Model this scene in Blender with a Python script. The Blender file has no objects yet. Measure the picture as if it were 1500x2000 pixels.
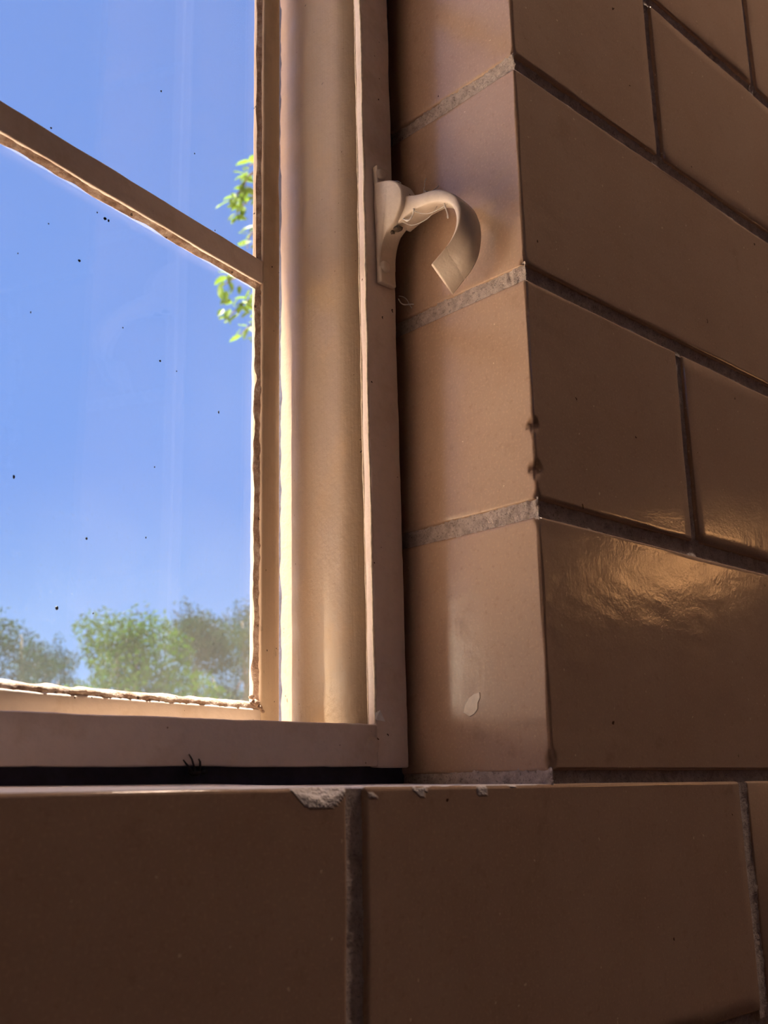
import bpy, bmesh, math, random
import numpy as np
from mathutils import Vector, Matrix, noise

# ------------------------------------------------------------------ camera
scene = bpy.context.scene
COL = scene.collection
F_PX, YAW, TILT, ROLL = 2047.83, 0.812610, 0.255824, -0.015026
CAM = Vector((-0.311021, -0.242374, -0.002910))
fh = Vector((math.cos(YAW), math.sin(YAW), 0)); rt = Vector((math.sin(YAW), -math.cos(YAW), 0)); zz = Vector((0, 0, 1))
fw = math.cos(TILT) * fh + math.sin(TILT) * zz
up = -math.sin(TILT) * fh + math.cos(TILT) * zz
r2 = math.cos(ROLL) * rt + math.sin(ROLL) * up
u2 = -math.sin(ROLL) * rt + math.cos(ROLL) * up
cam_data = bpy.data.cameras.new('camera'); cam = bpy.data.objects.new('camera', cam_data); COL.objects.link(cam)
M4 = Matrix((r2, u2, -fw)).transposed().to_4x4(); M4.translation = CAM; cam.matrix_world = M4
cam_data.sensor_fit = 'VERTICAL'; cam_data.sensor_height = 24.0; cam_data.lens = F_PX / 2000.0 * 24.0
cam_data.clip_start = 0.01; cam_data.clip_end = 500
cam_data.dof.use_dof = True; cam_data.dof.focus_distance = 0.47; cam_data.dof.aperture_fstop = 15.0
scene.camera = cam

# ------------------------------------------------------------------ sky, sun, exposure
SUN_TO = Vector((-0.556 * 0.252, 0.831 * 0.252, 0.968)).normalized()
world = bpy.data.worlds.new('sky'); scene.world = world; world.use_nodes = True
wn = world.node_tree.nodes; wl = world.node_tree.links
wtc = wn.new('ShaderNodeTexCoord'); wsep = wn.new('ShaderNodeSeparateXYZ'); wl.new(wtc.outputs['Generated'], wsep.inputs[0])
sky = wn.new('ShaderNodeValToRGB'); wl.new(wsep.outputs['Z'], sky.inputs[0])        # clear sky: colour by height above the horizon
sky.color_ramp.interpolation = 'EASE'
sky.color_ramp.elements.new(0.30); sky.color_ramp.elements.new(0.62)
for el, c in zip(sky.color_ramp.elements, [(0.38, 0.62, 1.06), (0.245, 0.425, 0.99), (0.225, 0.385, 0.93), (0.18, 0.31, 0.83)]):
    el.color = (*c, 1)
wl.new(sky.outputs[0], wn['Background'].inputs[0])
wn['Background'].inputs[1].default_value = 1.0

sun_d = bpy.data.lights.new('sun', 'SUN'); sun_d.energy = 60.0; sun_d.color = (1.0, 0.90, 0.76); sun_d.angle = math.radians(0.53)
sun = bpy.data.objects.new('sun', sun_d); COL.objects.link(sun)
sun.rotation_euler = SUN_TO.to_track_quat('Z', 'Y').to_euler(); sun.location = (-3, 6, 12)

vs = scene.view_settings
vs.view_transform = 'Standard'; vs.look = 'None'; vs.gamma = 1.0; vs.use_curve_mapping = False; vs.exposure = 0.0

# ------------------------------------------------------------------ helpers
rng = random.Random(7)
nrng = np.random.default_rng(11)

def node(nt, t, **k):
    n = nt.nodes.new(t)
    for a, b in k.items():
        setattr(n, a, b)
    return n

def mat(name):
    m = bpy.data.materials.new(name); m.use_nodes = True
    nt = m.node_tree
    return m, nt, nt.nodes['Principled BSDF']

def noise_node(nt, coord, scale, detail=3, rough=0.5, dist=0.0):
    n = node(nt, 'ShaderNodeTexNoise'); n.inputs['Scale'].default_value = scale
    n.inputs['Detail'].default_value = detail; n.inputs['Roughness'].default_value = rough
    n.inputs['Distortion'].default_value = dist
    if coord is not None: nt.links.new(coord, n.inputs['Vector'])
    return n.outputs['Fac']

def ramp(nt, src, stops):
    r = node(nt, 'ShaderNodeValToRGB')
    e = r.color_ramp.elements
    while len(e) < len(stops): e.new(0.5)
    for el, (p, c) in zip(e, stops):
        el.position = p; el.color = c if len(c) == 4 else (*c, 1)
    nt.links.new(src, r.inputs[0])
    return r.outputs[0]

def mix(nt, fac, a, b, blend='MIX'):
    m = node(nt, 'ShaderNodeMix', data_type='RGBA', blend_type=blend)
    for sock, v in ((m.inputs[0], fac), (m.inputs[6], a), (m.inputs[7], b)):
        if hasattr(v, 'links') or hasattr(v, 'is_linked'): nt.links.new(v, sock)
        else: sock.default_value = v if not isinstance(v, tuple) or len(v) == 4 else (*v, 1)
    return m.outputs[2]

def math_n(nt, op, a, b=0.0):
    m = node(nt, 'ShaderNodeMath', operation=op)
    for sock, v in ((m.inputs[0], a), (m.inputs[1], b)):
        if hasattr(v, 'is_linked'): nt.links.new(v, sock)
        else: sock.default_value = v
    return m.outputs[0]

def bump(nt, height, strength, dist, normal=None):
    b = node(nt, 'ShaderNodeBump'); b.inputs['Strength'].default_value = strength; b.inputs['Distance'].default_value = dist
    nt.links.new(height, b.inputs['Height'])
    if normal is not None: nt.links.new(normal, b.inputs['Normal'])
    return b.outputs[0]

def scaled(nt, coord, s):
    m = node(nt, 'ShaderNodeMapping'); m.inputs['Scale'].default_value = s
    nt.links.new(coord, m.inputs['Vector']); return m.outputs[0]

def specks(nt, coord, scale, size, keep=0.3):
    """sparse little dots: 1 inside a dot, 0 outside"""
    warp = node(nt, 'ShaderNodeTexNoise'); warp.inputs['Scale'].default_value = scale * 2.5
    nt.links.new(coord, warp.inputs['Vector'])
    va = node(nt, 'ShaderNodeVectorMath', operation='MULTIPLY_ADD')
    nt.links.new(warp.outputs['Color'], va.inputs[0]); va.inputs[1].default_value = (0.5 / scale,) * 3
    nt.links.new(coord, va.inputs[2])
    v = node(nt, 'ShaderNodeTexVoronoi'); v.inputs['Scale'].default_value = scale; nt.links.new(va.outputs[0], v.inputs['Vector'])
    dot = math_n(nt, 'LESS_THAN', v.outputs['Distance'], size)
    sep = node(nt, 'ShaderNodeSeparateColor'); nt.links.new(v.outputs['Color'], sep.inputs[0])
    return math_n(nt, 'MULTIPLY', dot, math_n(nt, 'LESS_THAN', sep.outputs[0], keep))

# ------------------------------------------------------------------ materials
def brick_material():
    m, nt, p = mat('glazed tan brick')
    tc = node(nt, 'ShaderNodeNewGeometry').outputs['Position']
    oi = node(nt, 'ShaderNodeObjectInfo').outputs['Random']
    base = ramp(nt, oi, [(0.0, (0.50, 0.355, 0.262)), (0.5, (0.52, 0.37, 0.274)), (1.0, (0.55, 0.39, 0.29))])
    n1 = noise_node(nt, tc, 18, 4, 0.6)
    base = mix(nt, ramp(nt, n1, [(0.35, (0, 0, 0)), (0.7, (0.55,) * 3)]), base, (0.46, 0.30, 0.205))
    n2 = noise_node(nt, tc, 900, 2)
    base = mix(nt, ramp(nt, n2, [(0.54, (0, 0, 0)), (0.68, (0.45,) * 3)]), base, (0.66, 0.45, 0.31))
    base = mix(nt, ramp(nt, noise_node(nt, tc, 330, 4, 0.7), [(0.56, (0, 0, 0)), (0.75, (0.35,) * 3)]), base, (0.30, 0.17, 0.11))
    base = mix(nt, specks(nt, tc, 95, 0.075, 0.12), base, (0.10, 0.05, 0.03))
    base = mix(nt, specks(nt, tc, 260, 0.11, 0.12), base, (0.78, 0.62, 0.45))
    stain = noise_node(nt, tc, 45, 5, 0.7)
    base = mix(nt, ramp(nt, stain, [(0.60, (0, 0, 0)), (0.78, (0.5,) * 3)]), base, (0.32, 0.20, 0.13))
    at = node(nt, 'ShaderNodeAttribute', attribute_name='chip').outputs['Fac']  # pale areas: chipped arrises and the whole sill tops
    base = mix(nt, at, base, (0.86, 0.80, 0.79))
    nt.links.new(base, p.inputs['Base Color'])
    rough = ramp(nt, noise_node(nt, tc, 30, 3), [(0.3, (0.11,) * 3), (0.75, (0.18,) * 3)])
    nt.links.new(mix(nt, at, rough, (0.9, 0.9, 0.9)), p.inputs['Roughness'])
    p.inputs['IOR'].default_value = 1.52
    b1 = bump(nt, noise_node(nt, tc, 110, 2, 0.5), 0.12, 0.0006)
    b2 = bump(nt, noise_node(nt, tc, 520, 3, 0.6), 0.35, 0.00016, b1)
    chipb = math_n(nt, 'MULTIPLY', noise_node(nt, tc, 900, 3), at)
    nt.links.new(bump(nt, chipb, 0.8, 0.0012, b2), p.inputs['Normal'])
    return m

def mortar_material():
    m, nt, p = mat('grey lime mortar')
    tc = node(nt, 'ShaderNodeNewGeometry').outputs['Position']
    c = ramp(nt, noise_node(nt, tc, 260, 4, 0.7), [(0.3, (0.36, 0.29, 0.26)), (0.60, (0.62, 0.53, 0.49))])
    c = mix(nt, ramp(nt, noise_node(nt, tc, 1100, 2), [(0.58, (0, 0, 0)), (0.68, (0.5,) * 3)]), c, (0.09, 0.07, 0.065))
    nt.links.new(c, p.inputs['Base Color']); p.inputs['Roughness'].default_value = 0.95
    b = bump(nt, noise_node(nt, tc, 700, 4, 0.7), 0.7, 0.0012)
    nt.links.new(b, p.inputs['Normal'])
    return m

def paint_material(name, col, dirty=(0.42, 0.27, 0.14), gloss=0.34, streak=True, speck=1.0):
    m, nt, p = mat(name)
    tc = node(nt, 'ShaderNodeNewGeometry').outputs['Position']
    st = noise_node(nt, scaled(nt, tc, (1, 1, 0.03)) if streak else tc, 900 if streak else 260, 3, 0.6)
    c = mix(nt, ramp(nt, st, [(0.45, (0, 0, 0)), (0.75, (0.28,) * 3)]), col, tuple(x * 0.8 for x in col))
    c = mix(nt, ramp(nt, noise_node(nt, tc, 38, 5, 0.65), [(0.52, (0, 0, 0)), (0.80, (0.5,) * 3)]), c, dirty)
    c = mix(nt, specks(nt, tc, 140, 0.075, 0.22 * speck), c, (0.05, 0.03, 0.02))
    c = mix(nt, specks(nt, tc, 300, 0.10, 0.08 * speck), c, (0.16, 0.09, 0.05))
    if streak:      # scuffs and grime low down on the jamb
        sz = node(nt, 'ShaderNodeSeparateXYZ'); nt.links.new(tc, sz.inputs[0])
        lowz = node(nt, 'ShaderNodeMapRange'); lowz.inputs[1].default_value = 0.075; lowz.inputs[2].default_value = 0.03; nt.links.new(sz.outputs[2], lowz.inputs[0])
        sc = specks(nt, scaled(nt, tc, (1, 1, 0.5)), 230, 0.20, 0.22)
        sc2 = ramp(nt, noise_node(nt, scaled(nt, tc, (1, 1, 0.5)), 240, 5, 0.8), [(0.58, (0, 0, 0)), (0.70, (0.7,) * 3)])
        c = mix(nt, math_n(nt, 'MULTIPLY', math_n(nt, 'MAXIMUM', sc, sc2), lowz.outputs[0]), c, (0.15, 0.085, 0.045))
    nt.links.new(c, p.inputs['Base Color'])
    rr = ramp(nt, noise_node(nt, tc, 60, 3), [(0.3, (gloss,) * 3), (0.8, (gloss + 0.22,) * 3)])
    nt.links.new(rr, p.inputs['Roughness'])
    b1 = bump(nt, st, 0.25, 0.0003)
    b2 = bump(nt, noise_node(nt, tc, 330, 3, 0.6), 0.35, 0.0005, b1)
    nt.links.new(b2, p.inputs['Normal'])
    return m

def putty_material():
    m, nt, p = mat('flaking putty and paint')
    tc = node(nt, 'ShaderNodeNewGeometry').outputs['Position']
    c = ramp(nt, noise_node(nt, tc, 170, 5, 0.7), [(0.32, (0.24, 0.14, 0.10)), (0.48, (0.42, 0.285, 0.215)), (0.62, (0.58, 0.47, 0.41))])
    c = mix(nt, specks(nt, tc, 300, 0.2, 0.15), c, (0.10, 0.06, 0.04))
    nt.links.new(c, p.inputs['Base Color']); p.inputs['Roughness'].default_value = 0.6
    nt.links.new(bump(nt, noise_node(nt, tc, 480, 4, 0.7), 0.7, 0.001), p.inputs['Normal'])
    return m

def simple(name, col, rough=0.8, ns=60, amp=0.35, bs=0.3, bd=0.001):
    m, nt, p = mat(name)
    tc = node(nt, 'ShaderNodeNewGeometry').outputs['Position']
    n = noise_node(nt, tc, ns, 4, 0.6)
    c = ramp(nt, n, [(0.3, tuple(x * (1 - amp) for x in col)), (0.7, tuple(min(1, x * (1 + amp * .5)) for x in col))])
    nt.links.new(c, p.inputs['Base Color']); p.inputs['Roughness'].default_value = rough
    nt.links.new(bump(nt, n, bs, bd), p.inputs['Normal'])
    return m

def glass_material():
    m = bpy.data.materials.new('dusty window glass'); m.use_nodes = True
    nt = m.node_tree; nt.nodes.clear()
    out = node(nt, 'ShaderNodeOutputMaterial')
    tr = node(nt, 'ShaderNodeBsdfTransparent'); tr.inputs[0].default_value = (0.97, 0.985, 0.98, 1)
    gl = node(nt, 'ShaderNodeBsdfGlossy'); gl.inputs['Roughness'].default_value = 0.01
    fr = node(nt, 'ShaderNodeFresnel'); fr.inputs[0].default_value = 1.45
    bf = node(nt, 'ShaderNodeNewGeometry').outputs['Backfacing']
    ior = node(nt, 'ShaderNodeMapRange'); nt.links.new(bf, ior.inputs[0]); ior.inputs[3].default_value = 1.45; ior.inputs[4].default_value = 1 / 1.45
    nt.links.new(ior.outputs[0], fr.inputs[0])
    m1 = node(nt, 'ShaderNodeMixShader'); nt.links.new(fr.outputs[0], m1.inputs[0]); nt.links.new(tr.outputs[0], m1.inputs[1]); nt.links.new(gl.outputs[0], m1.inputs[2])
    dust = node(nt, 'ShaderNodeMixShader')
    tl = node(nt, 'ShaderNodeBsdfTranslucent'); tl.inputs[0].default_value = (0.76, 0.83, 0.92, 1)  # dust tinted blue to carry the haze over the trees
    df = node(nt, 'ShaderNodeBsdfDiffuse'); df.inputs[0].default_value = (0.7, 0.7, 0.7, 1)
    dust.inputs[0].default_value = 0.4
    nt.links.new(tl.outputs[0], dust.inputs[1]); nt.links.new(df.outputs[0], dust.inputs[2])
    tc = node(nt, 'ShaderNodeNewGeometry').outputs['Position']
    sx = node(nt, 'ShaderNodeSeparateXYZ'); nt.links.new(tc, sx.inputs[0])
    n = noise_node(nt, tc, 45, 5, 0.65)
    n2 = noise_node(nt, scaled(nt, tc, (1, 1, 0.35)), 1500, 2)
    # dust settled on the lower edge of the pane
    low = node(nt, 'ShaderNodeMapRange'); low.inputs[1].default_value = 0.12; low.inputs[2].default_value = 0.03
    low.inputs[3].default_value = 0.008; low.inputs[4].default_value = 0.03
    nt.links.new(sx.outputs[2], low.inputs[0])
    f = math_n(nt, 'MULTIPLY', low.outputs[0], math_n(nt, 'ADD', n, 0.45))
    f = math_n(nt, 'MULTIPLY', f, math_n(nt, 'ADD', n2, 0.5))
    sp = specks(nt, tc, 120, 0.09, 0.22)
    sp2 = math_n(nt, 'MULTIPLY', specks(nt, tc, 420, 0.22, 0.25), 0.12)
    m2 = node(nt, 'ShaderNodeMixShader'); nt.links.new(math_n(nt, 'ADD', f, math_n(nt, 'MULTIPLY', sp2, math_n(nt, 'MULTIPLY', low.outputs[0], 12.0))), m2.inputs[0])
    nt.links.new(m1.outputs[0], m2.inputs[1]); nt.links.new(dust.outputs[0], m2.inputs[2])
    nt.links.new(m2.outputs[0], out.inputs[0])
    return m

def leaf_material(name, a, b, trans=0.35, gloss=0.0):
    m = bpy.data.materials.new(name); m.use_nodes = True
    nt = m.node_tree; nt.nodes.clear()
    out = node(nt, 'ShaderNodeOutputMaterial')
    tc = node(nt, 'ShaderNodeNewGeometry').outputs['Position']
    c = ramp(nt, noise_node(nt, tc, 1.1, 4, 0.7), [(0.35, a), (0.65, b)])
    df = node(nt, 'ShaderNodeBsdfDiffuse'); tl = node(nt, 'ShaderNodeBsdfTranslucent')
    nt.links.new(c, df.inputs[0]); nt.links.new(c, tl.inputs[0])
    mx = node(nt, 'ShaderNodeMixShader'); mx.inputs[0].default_value = trans
    nt.links.new(df.outputs[0], mx.inputs[1]); nt.links.new(tl.outputs[0], mx.inputs[2])
    gl = node(nt, 'ShaderNodeBsdfGlossy'); gl.inputs['Roughness'].default_value = 0.4
    m3 = node(nt, 'ShaderNodeMixShader'); m3.inputs[0].default_value = gloss
    nt.links.new(mx.outputs[0], m3.inputs[1]); nt.links.new(gl.outputs[0], m3.inputs[2])
    nt.links.new(m3.outputs[0], out.inputs[0])
    return m

CREAM_DARKENED = (0.33, 0.240, 0.166)  # jamb copy of the cream paint, darkened against the strong outside light
RAIL_LIGHTENED = (0.80, 0.68, 0.63)  # same cream paint, lightened to brighten the dim room-facing parts
M = {}
M['brick'] = brick_material()
M['mortar'] = mortar_material()
M['paint'] = paint_material('cream oil paint', CREAM_DARKENED)
M['paint_rail_lightened'] = paint_material('cream oil paint lightened on rails', RAIL_LIGHTENED, streak=False)
M['paint_sash_lightened'] = paint_material('cream oil paint lightened on the sash', (0.74, 0.585, 0.45))  # same paint again, lightened in place of bounced light on the sash
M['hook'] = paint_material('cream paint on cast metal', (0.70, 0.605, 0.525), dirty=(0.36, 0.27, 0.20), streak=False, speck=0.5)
M['bead'] = simple('pale paint bead', (0.78, 0.68, 0.56), 0.45, 300, 0.3)
M['putty'] = putty_material()
M['glass'] = glass_material()
M['packing'] = simple('dark shaded gap fill', (0.055, 0.055, 0.095), 0.7, 200)  # dark tone stands for the shade in the gap round the frame
M['web'] = simple('grey cobweb', (0.75, 0.72, 0.70), 0.9, 500)
M['insect'] = simple('black insect shell', (0.012, 0.010, 0.012), 0.4, 500)
M['flake'] = simple('white paint flake', (0.85, 0.84, 0.84), 0.5, 500, 0.1)
M['chip'] = simple('bare pale clay', (0.88, 0.76, 0.62), 0.16, 400, 0.10, 0.05, 0.0001)
M['plaster'] = simple('painted ceiling plaster', (0.66, 0.62, 0.60), 0.9, 20, 0.05)
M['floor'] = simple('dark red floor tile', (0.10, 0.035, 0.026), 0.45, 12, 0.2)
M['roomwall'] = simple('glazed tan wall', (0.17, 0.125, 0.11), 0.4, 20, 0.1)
M['ground'] = simple('pale sandy gravel', (0.50, 0.425, 0.35), 0.95, 3, 0.25)
M['eave'] = simple('painted eave board', (0.55, 0.45, 0.32), 0.7, 20, 0.1)
M['render'] = simple('tan outside brickwork', (0.42, 0.27, 0.17), 0.85, 20, 0.15)
M['pier'] = simple('grey cement render', (0.30, 0.27, 0.26), 0.9, 20, 0.15)
M['bark'] = simple('grey brown bark', (0.10, 0.075, 0.055), 0.95, 14, 0.5, 0.8, 0.03)
M['lampmetal'] = simple('dark lamp housing', (0.08, 0.06, 0.05), 0.5)
M['leaf_lime'] = leaf_material('lime green leaves', (0.06, 0.105, 0.008), (0.11, 0.17, 0.02), 0.5, 0.01)

def link(name, me, material=None, parent=None, smooth=True):
    o = bpy.data.objects.new(name, me); COL.objects.link(o)
    if material: me.materials.append(material)
    if parent: o.parent = parent
    if smooth and len(me.polygons): me.polygons.foreach_set('use_smooth', np.ones(len(me.polygons), bool))
    return o

def meta(o, label=None, cat=None, group=None, kind=None):
    for k, v in (('label', label), ('category', cat), ('group', group), ('kind', kind)):
        if v: o[k] = v
    return o

def mesh(name, verts, faces):
    me = bpy.data.meshes.new(name)
    me.from_pydata([tuple(v) for v in verts], [], faces); me.update()
    return me

def join_mesh(name, chunks):
    V, F = [], []
    for v, f in chunks:
        k = len(V); V += list(v); F += [tuple(i + k for i in q) for q in f]
    return mesh(name, V, F)

def axis_lines(a, b, r, step, extra=None):
    L = [a, a + r * 0.29, a + r, b - r, b - r * 0.29, b]
    n = max(1, int(round((b - a - 2 * r) / step)))
    L += [a + r + (b - a - 2 * r) * i / n for i in range(1, n)]
    if extra:
        lo, hi, st = extra
        k = int((hi - lo) / st); L += [lo + st * i for i in range(k + 1)]
    L = sorted(L); out = [L[0]]
    for v in L[1:]:
        if v - out[-1] > 1e-5: out.append(v)
    return out

def rounded_box(lo, hi, r, step, fn=None, extra=(None, None, None)):
    """Box with rounded edges on a grid; fn displaces (point, normal) -> point."""
    if not isinstance(step, tuple): step = (step,) * 3
    ax = [axis_lines(lo[i], hi[i], min(r, (hi[i] - lo[i]) * 0.45), step[i], extra[i]) for i in range(3)]
    n = [len(a) for a in ax]; idx = {}; V = []; F = []
    rr = [min(r, (hi[i] - lo[i]) * 0.45) for i in range(3)]; R = min(rr)
    def vid(i, j, k):
        key = (i, j, k)
        if key in idx: return idx[key]
        p = Vector((ax[0][i], ax[1][j], ax[2][k]))
        c = Vector([min(max(p[q], lo[q] + R), hi[q] - R) for q in range(3)])
        d = p - c; nn = d.normalized() if d.length > 1e-9 else Vector((0, 0, 0))
        if d.length > 1e-9: p = c + nn * R
        if fn: p = fn(p, nn)
        V.append(p); idx[key] = len(V) - 1
        return idx[key]
    for a in range(3):
        b, c = (a + 1) % 3, (a + 2) % 3
        for side in (0, n[a] - 1):
            for i in range(n[b] - 1):
                for j in range(n[c] - 1):
                    q = []
                    for (s, t) in ((i, j), (i + 1, j), (i + 1, j + 1), (i, j + 1)):
                        t3 = [0, 0, 0]; t3[a] = side; t3[b] = s; t3[c] = t; q.append(vid(*t3))
                    F.append(tuple(q) if side else tuple(reversed(q)))
    return V, F

def box(lo, hi):
    return rounded_box_simple(lo, hi)

def rounded_box_simple(lo, hi):
    V = [Vector((x, y, z)) for x in (lo[0], hi[0]) for y in (lo[1], hi[1]) for z in (lo[2], hi[2])]
    F = [(0, 1, 3, 2), (4, 6, 7, 5), (0, 4, 5, 1), (2, 3, 7, 6), (0, 2, 6, 4), (1, 5, 7, 3)]
    return V, F

def tube(pts, radii, seg=6):
    V, F = [], []
    pts = [Vector(p) for p in pts]
    if not hasattr(radii, '__len__'): radii = [radii] * len(pts)
    ref = None
    for i, p in enumerate(pts):
        t = (pts[min(i + 1, len(pts) - 1)] - pts[max(i - 1, 0)]).normalized()
        if ref is None: ref = t.orthogonal().normalized()
        ref = (ref - t * ref.dot(t)).normalized(); b = t.cross(ref)
        for k in range(seg):
            a = 2 * math.pi * k / seg
            V.append(p + (ref * math.cos(a) + b * math.sin(a)) * radii[i])
    for i in range(len(pts) - 1):
        for k in range(seg):
            k2 = (k + 1) % seg
            F.append((i * seg + k, i * seg + k2, (i + 1) * seg + k2, (i + 1) * seg + k))
    F.append(tuple(reversed(range(seg)))); F.append(tuple((len(pts) - 1) * seg + k for k in range(seg)))
    return V, F

def N3(p, s, seed=0.0):
    return noise.noise(Vector((p[0] * s + seed, p[1] * s + seed * 1.7, p[2] * s - seed)))

def empty(name, loc=(0, 0, 0)):
    o = bpy.data.objects.new(name, None); COL.objects.link(o); o.location = loc; o.empty_display_size = 0.05
    return o

# ------------------------------------------------------------------ room shell
H = 0.1           # course height
FLOOR, CEIL, GROUND = -1.25, 1.55, -1.40
OX0, OZ1 = -0.296, 1.10    # opening: x from OX0 to 0, z from 0 to OZ1
ROOM = (-1.6, 2.0, -2.6)

slabs = []
REC = 0.0045
slabs.append(box((REC, REC, GROUND), (2.2, 0.150, 2.05)))                    # right of the opening
slabs.append(box((-1.8, REC, GROUND), (OX0 - REC, 0.150, 2.05)))             # left of the opening
slabs.append(box((OX0 - REC, REC, GROUND), (REC, 0.150, -0.0075)))          # under the opening
slabs.append(box((OX0 - REC, REC, OZ1 + REC), (REC, 0.150, 2.05)))          # over the opening
wall_front = link('wall_front', join_mesh('wall_front', slabs), M['mortar'], smooth=False)
meta(wall_front, 'glazed tan brick wall with pale mortar joints around the window opening', 'wall', kind='structure')

def shell(name, lo, hi, m, label, cat):
    o = link(name, join_mesh(name, [box(lo, hi)]), m, smooth=False)
    return meta(o, label, cat, kind='structure')

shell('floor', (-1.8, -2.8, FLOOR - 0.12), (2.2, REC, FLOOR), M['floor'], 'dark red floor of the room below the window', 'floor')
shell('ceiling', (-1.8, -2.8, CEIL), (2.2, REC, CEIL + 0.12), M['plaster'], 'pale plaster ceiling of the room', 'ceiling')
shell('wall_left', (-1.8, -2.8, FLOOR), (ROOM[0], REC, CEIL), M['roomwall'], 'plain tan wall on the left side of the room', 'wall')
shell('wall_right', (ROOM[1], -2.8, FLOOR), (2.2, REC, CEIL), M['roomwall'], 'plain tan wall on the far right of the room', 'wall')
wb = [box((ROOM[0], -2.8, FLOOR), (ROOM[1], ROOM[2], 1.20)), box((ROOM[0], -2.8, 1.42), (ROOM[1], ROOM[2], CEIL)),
      box((ROOM[0], -2.8, 1.20), (-0.6, ROOM[2], 1.42)), box((1.6, -2.8, 1.20), (ROOM[1], ROOM[2], 1.42))]  # high slot in the unseen wall, added for fill light
meta(link('wall_back', join_mesh('wall_back', wb), M['roomwall'], smooth=False), 'plain tan wall opposite the window with a high slot added to let fill light in', 'wall', kind='structure')
gv, gf = box((-45, -30, GROUND - 0.2), (45, 70, GROUND))
# sandy bank added out of view to throw sunlight onto the reveal
bounce_bank = ([Vector(p) for p in ((-16, 4.5, GROUND - .01), (-1.6, 4.5, GROUND - .01), (-16, 17, 4.2), (-4.5, 17, 4.2), (-16, 40, 5.0), (-9, 40, 5.0), (-16, 40, GROUND - .01), (-9, 40, GROUND - .01))],
        [(0, 1, 3, 2), (2, 3, 5, 4), (1, 7, 5, 3), (0, 2, 4, 6), (4, 5, 7, 6)])
gnd = meta(link('ground', join_mesh('ground', [(gv, gf), bounce_bank]), M['ground'], smooth=False), 'pale sandy ground outside the window', 'ground', kind='structure')
shell('trim_1', (-2.1, 0.150, 1.97), (2.4, 0.509, 2.05), M['eave'], 'eave board shading the window from outside', 'eave')
shell('trim_2', (OX0, 0.152, -0.02), (0.0, 0.265, 0.004), M['render'], 'outside sill in front of the window', 'sill')
shell('shade_pier', (-0.62, 0.150, GROUND), (-0.300, 0.320, 0.47), M['pier'], 'unseen low grey pier added outside left to block light', 'pier')  # added out of view to keep outside light off the reveal beside the frame

# ------------------------------------------------------------------ bricks
J = 0.0034      # half joint
def brick_fn(seed, amp=0.00010, warp=0.0003, post=None):
    def fn(p, nn):
        edge = 1.0 if nn.length > 0.5 and max(abs(nn.x), abs(nn.y), abs(nn.z)) < 0.999 else 0.06
        w = Vector((N3(p, 28, seed), N3(p, 28, seed + 5), N3(p, 28, seed + 9))) * warp * edge
        q = p + w + nn * (N3(p, 160, seed + 2) * amp)
        if post: q = post(p, q, nn)
        return q
    return fn

def add_brick(x0, x1, k, y1=0.105, dense=False, tilt=False, post=None, extra=(None, None, None), r=0.0012, zlo=None, zhi=None):
    z0 = k * H + J if zlo is None else zlo; z1 = (k + 1) * H - J if zhi is None else zhi
    seed = rng.random() * 50
    pf = post
    if tilt:
        def pf(p, q, nn, base=post):
            f = max(0.0, (p.z - z0) / (z1 - z0))
            q = q + Vector((0, 0, f * max(0, p.y) * 0.024))
            return base(p, q, nn) if base else q
    step = 0.006 if dense else 0.04
    V, F = rounded_box((x0, 0, z0), (x1, y1, z1), r, (step, step, step), brick_fn(seed, post=pf), extra)
    c = Vector(((x0 + x1) / 2, y1 / 2, (z0 + z1) / 2))
    me = mesh('brick', [v - c for v in V], F)
    o = link('brick', me, M['brick'], wall_front)
    o.location = c
    return o

def set_pale(o, test):
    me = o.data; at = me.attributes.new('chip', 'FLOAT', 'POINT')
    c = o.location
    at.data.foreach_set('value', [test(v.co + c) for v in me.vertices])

# quoin arris chips on the second course
def arris_post(chips):
    def post(p, q, nn):
        d2 = 0.0
        for (zc, w, d) in chips:
            dz = p.z - zc + 0.0010 * N3(p, 700, 6)
            t = abs(dz) / (w * (1.7 if dz < 0 else 0.8))
            if t < 1: d2 = max(d2, d * (1 - t) ** 0.8)
        dist = p.x + p.y           # distance from the vertical corner
        cut = d2 - dist
        if cut > 0 and p.x < 0.01 and p.y < 0.01:
            q = q + Vector((cut * 0.5, cut * 0.5, 0)) * (0.9 + 0.4 * N3(p, 900, 3))
        return q
    return post

QX = 0.2295
quoin_posts = {
    2: arris_post([(0.1345, 0.0024, 0.0042), (0.1165, 0.0032, 0.0046), (0.1045, 0.004, 0.0024)]),
    3: arris_post([(0.2045, 0.003, 0.0028), (0.2085, 0.004, 0.0014)]),
    4: arris_post([(0.345, 0.003, 0.0016), (0.3045, 0.003, 0.002)]),
    1: arris_post([(0.006, 0.006, 0.0035), (0.0965, 0.003, 0.003)]),
}
reveal_brick = None
for k in range(0, 12):
    kk = k + 1
    full = (k % 2 == 0)
    x1 = QX if full else 0.1125
    y1 = 0.105 if full else 0.140
    zlo = 0.0017 if k == 0 else None
    b = add_brick(0.0, x1, k, y1=y1, dense=k < 5, post=quoin_posts.get(kk), zlo=zlo,
                  extra=((0, 0.007, 0.0009), (0, 0.007, 0.0009), (k * H + 0.003, k * H + 0.097, 0.0016)) if k < 4 else (None,) * 3)
    if k == 0: reveal_brick = b
    # the rest of the course to the right
    x = x1 + 2 * J - 0.0008
    for i in range(3):
        add_brick(x, x + QX - 2 * J + 0.002, k, dense=(k < 5 and i == 0), zlo=zlo)
        x += QX + 2 * J - 0.006

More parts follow.
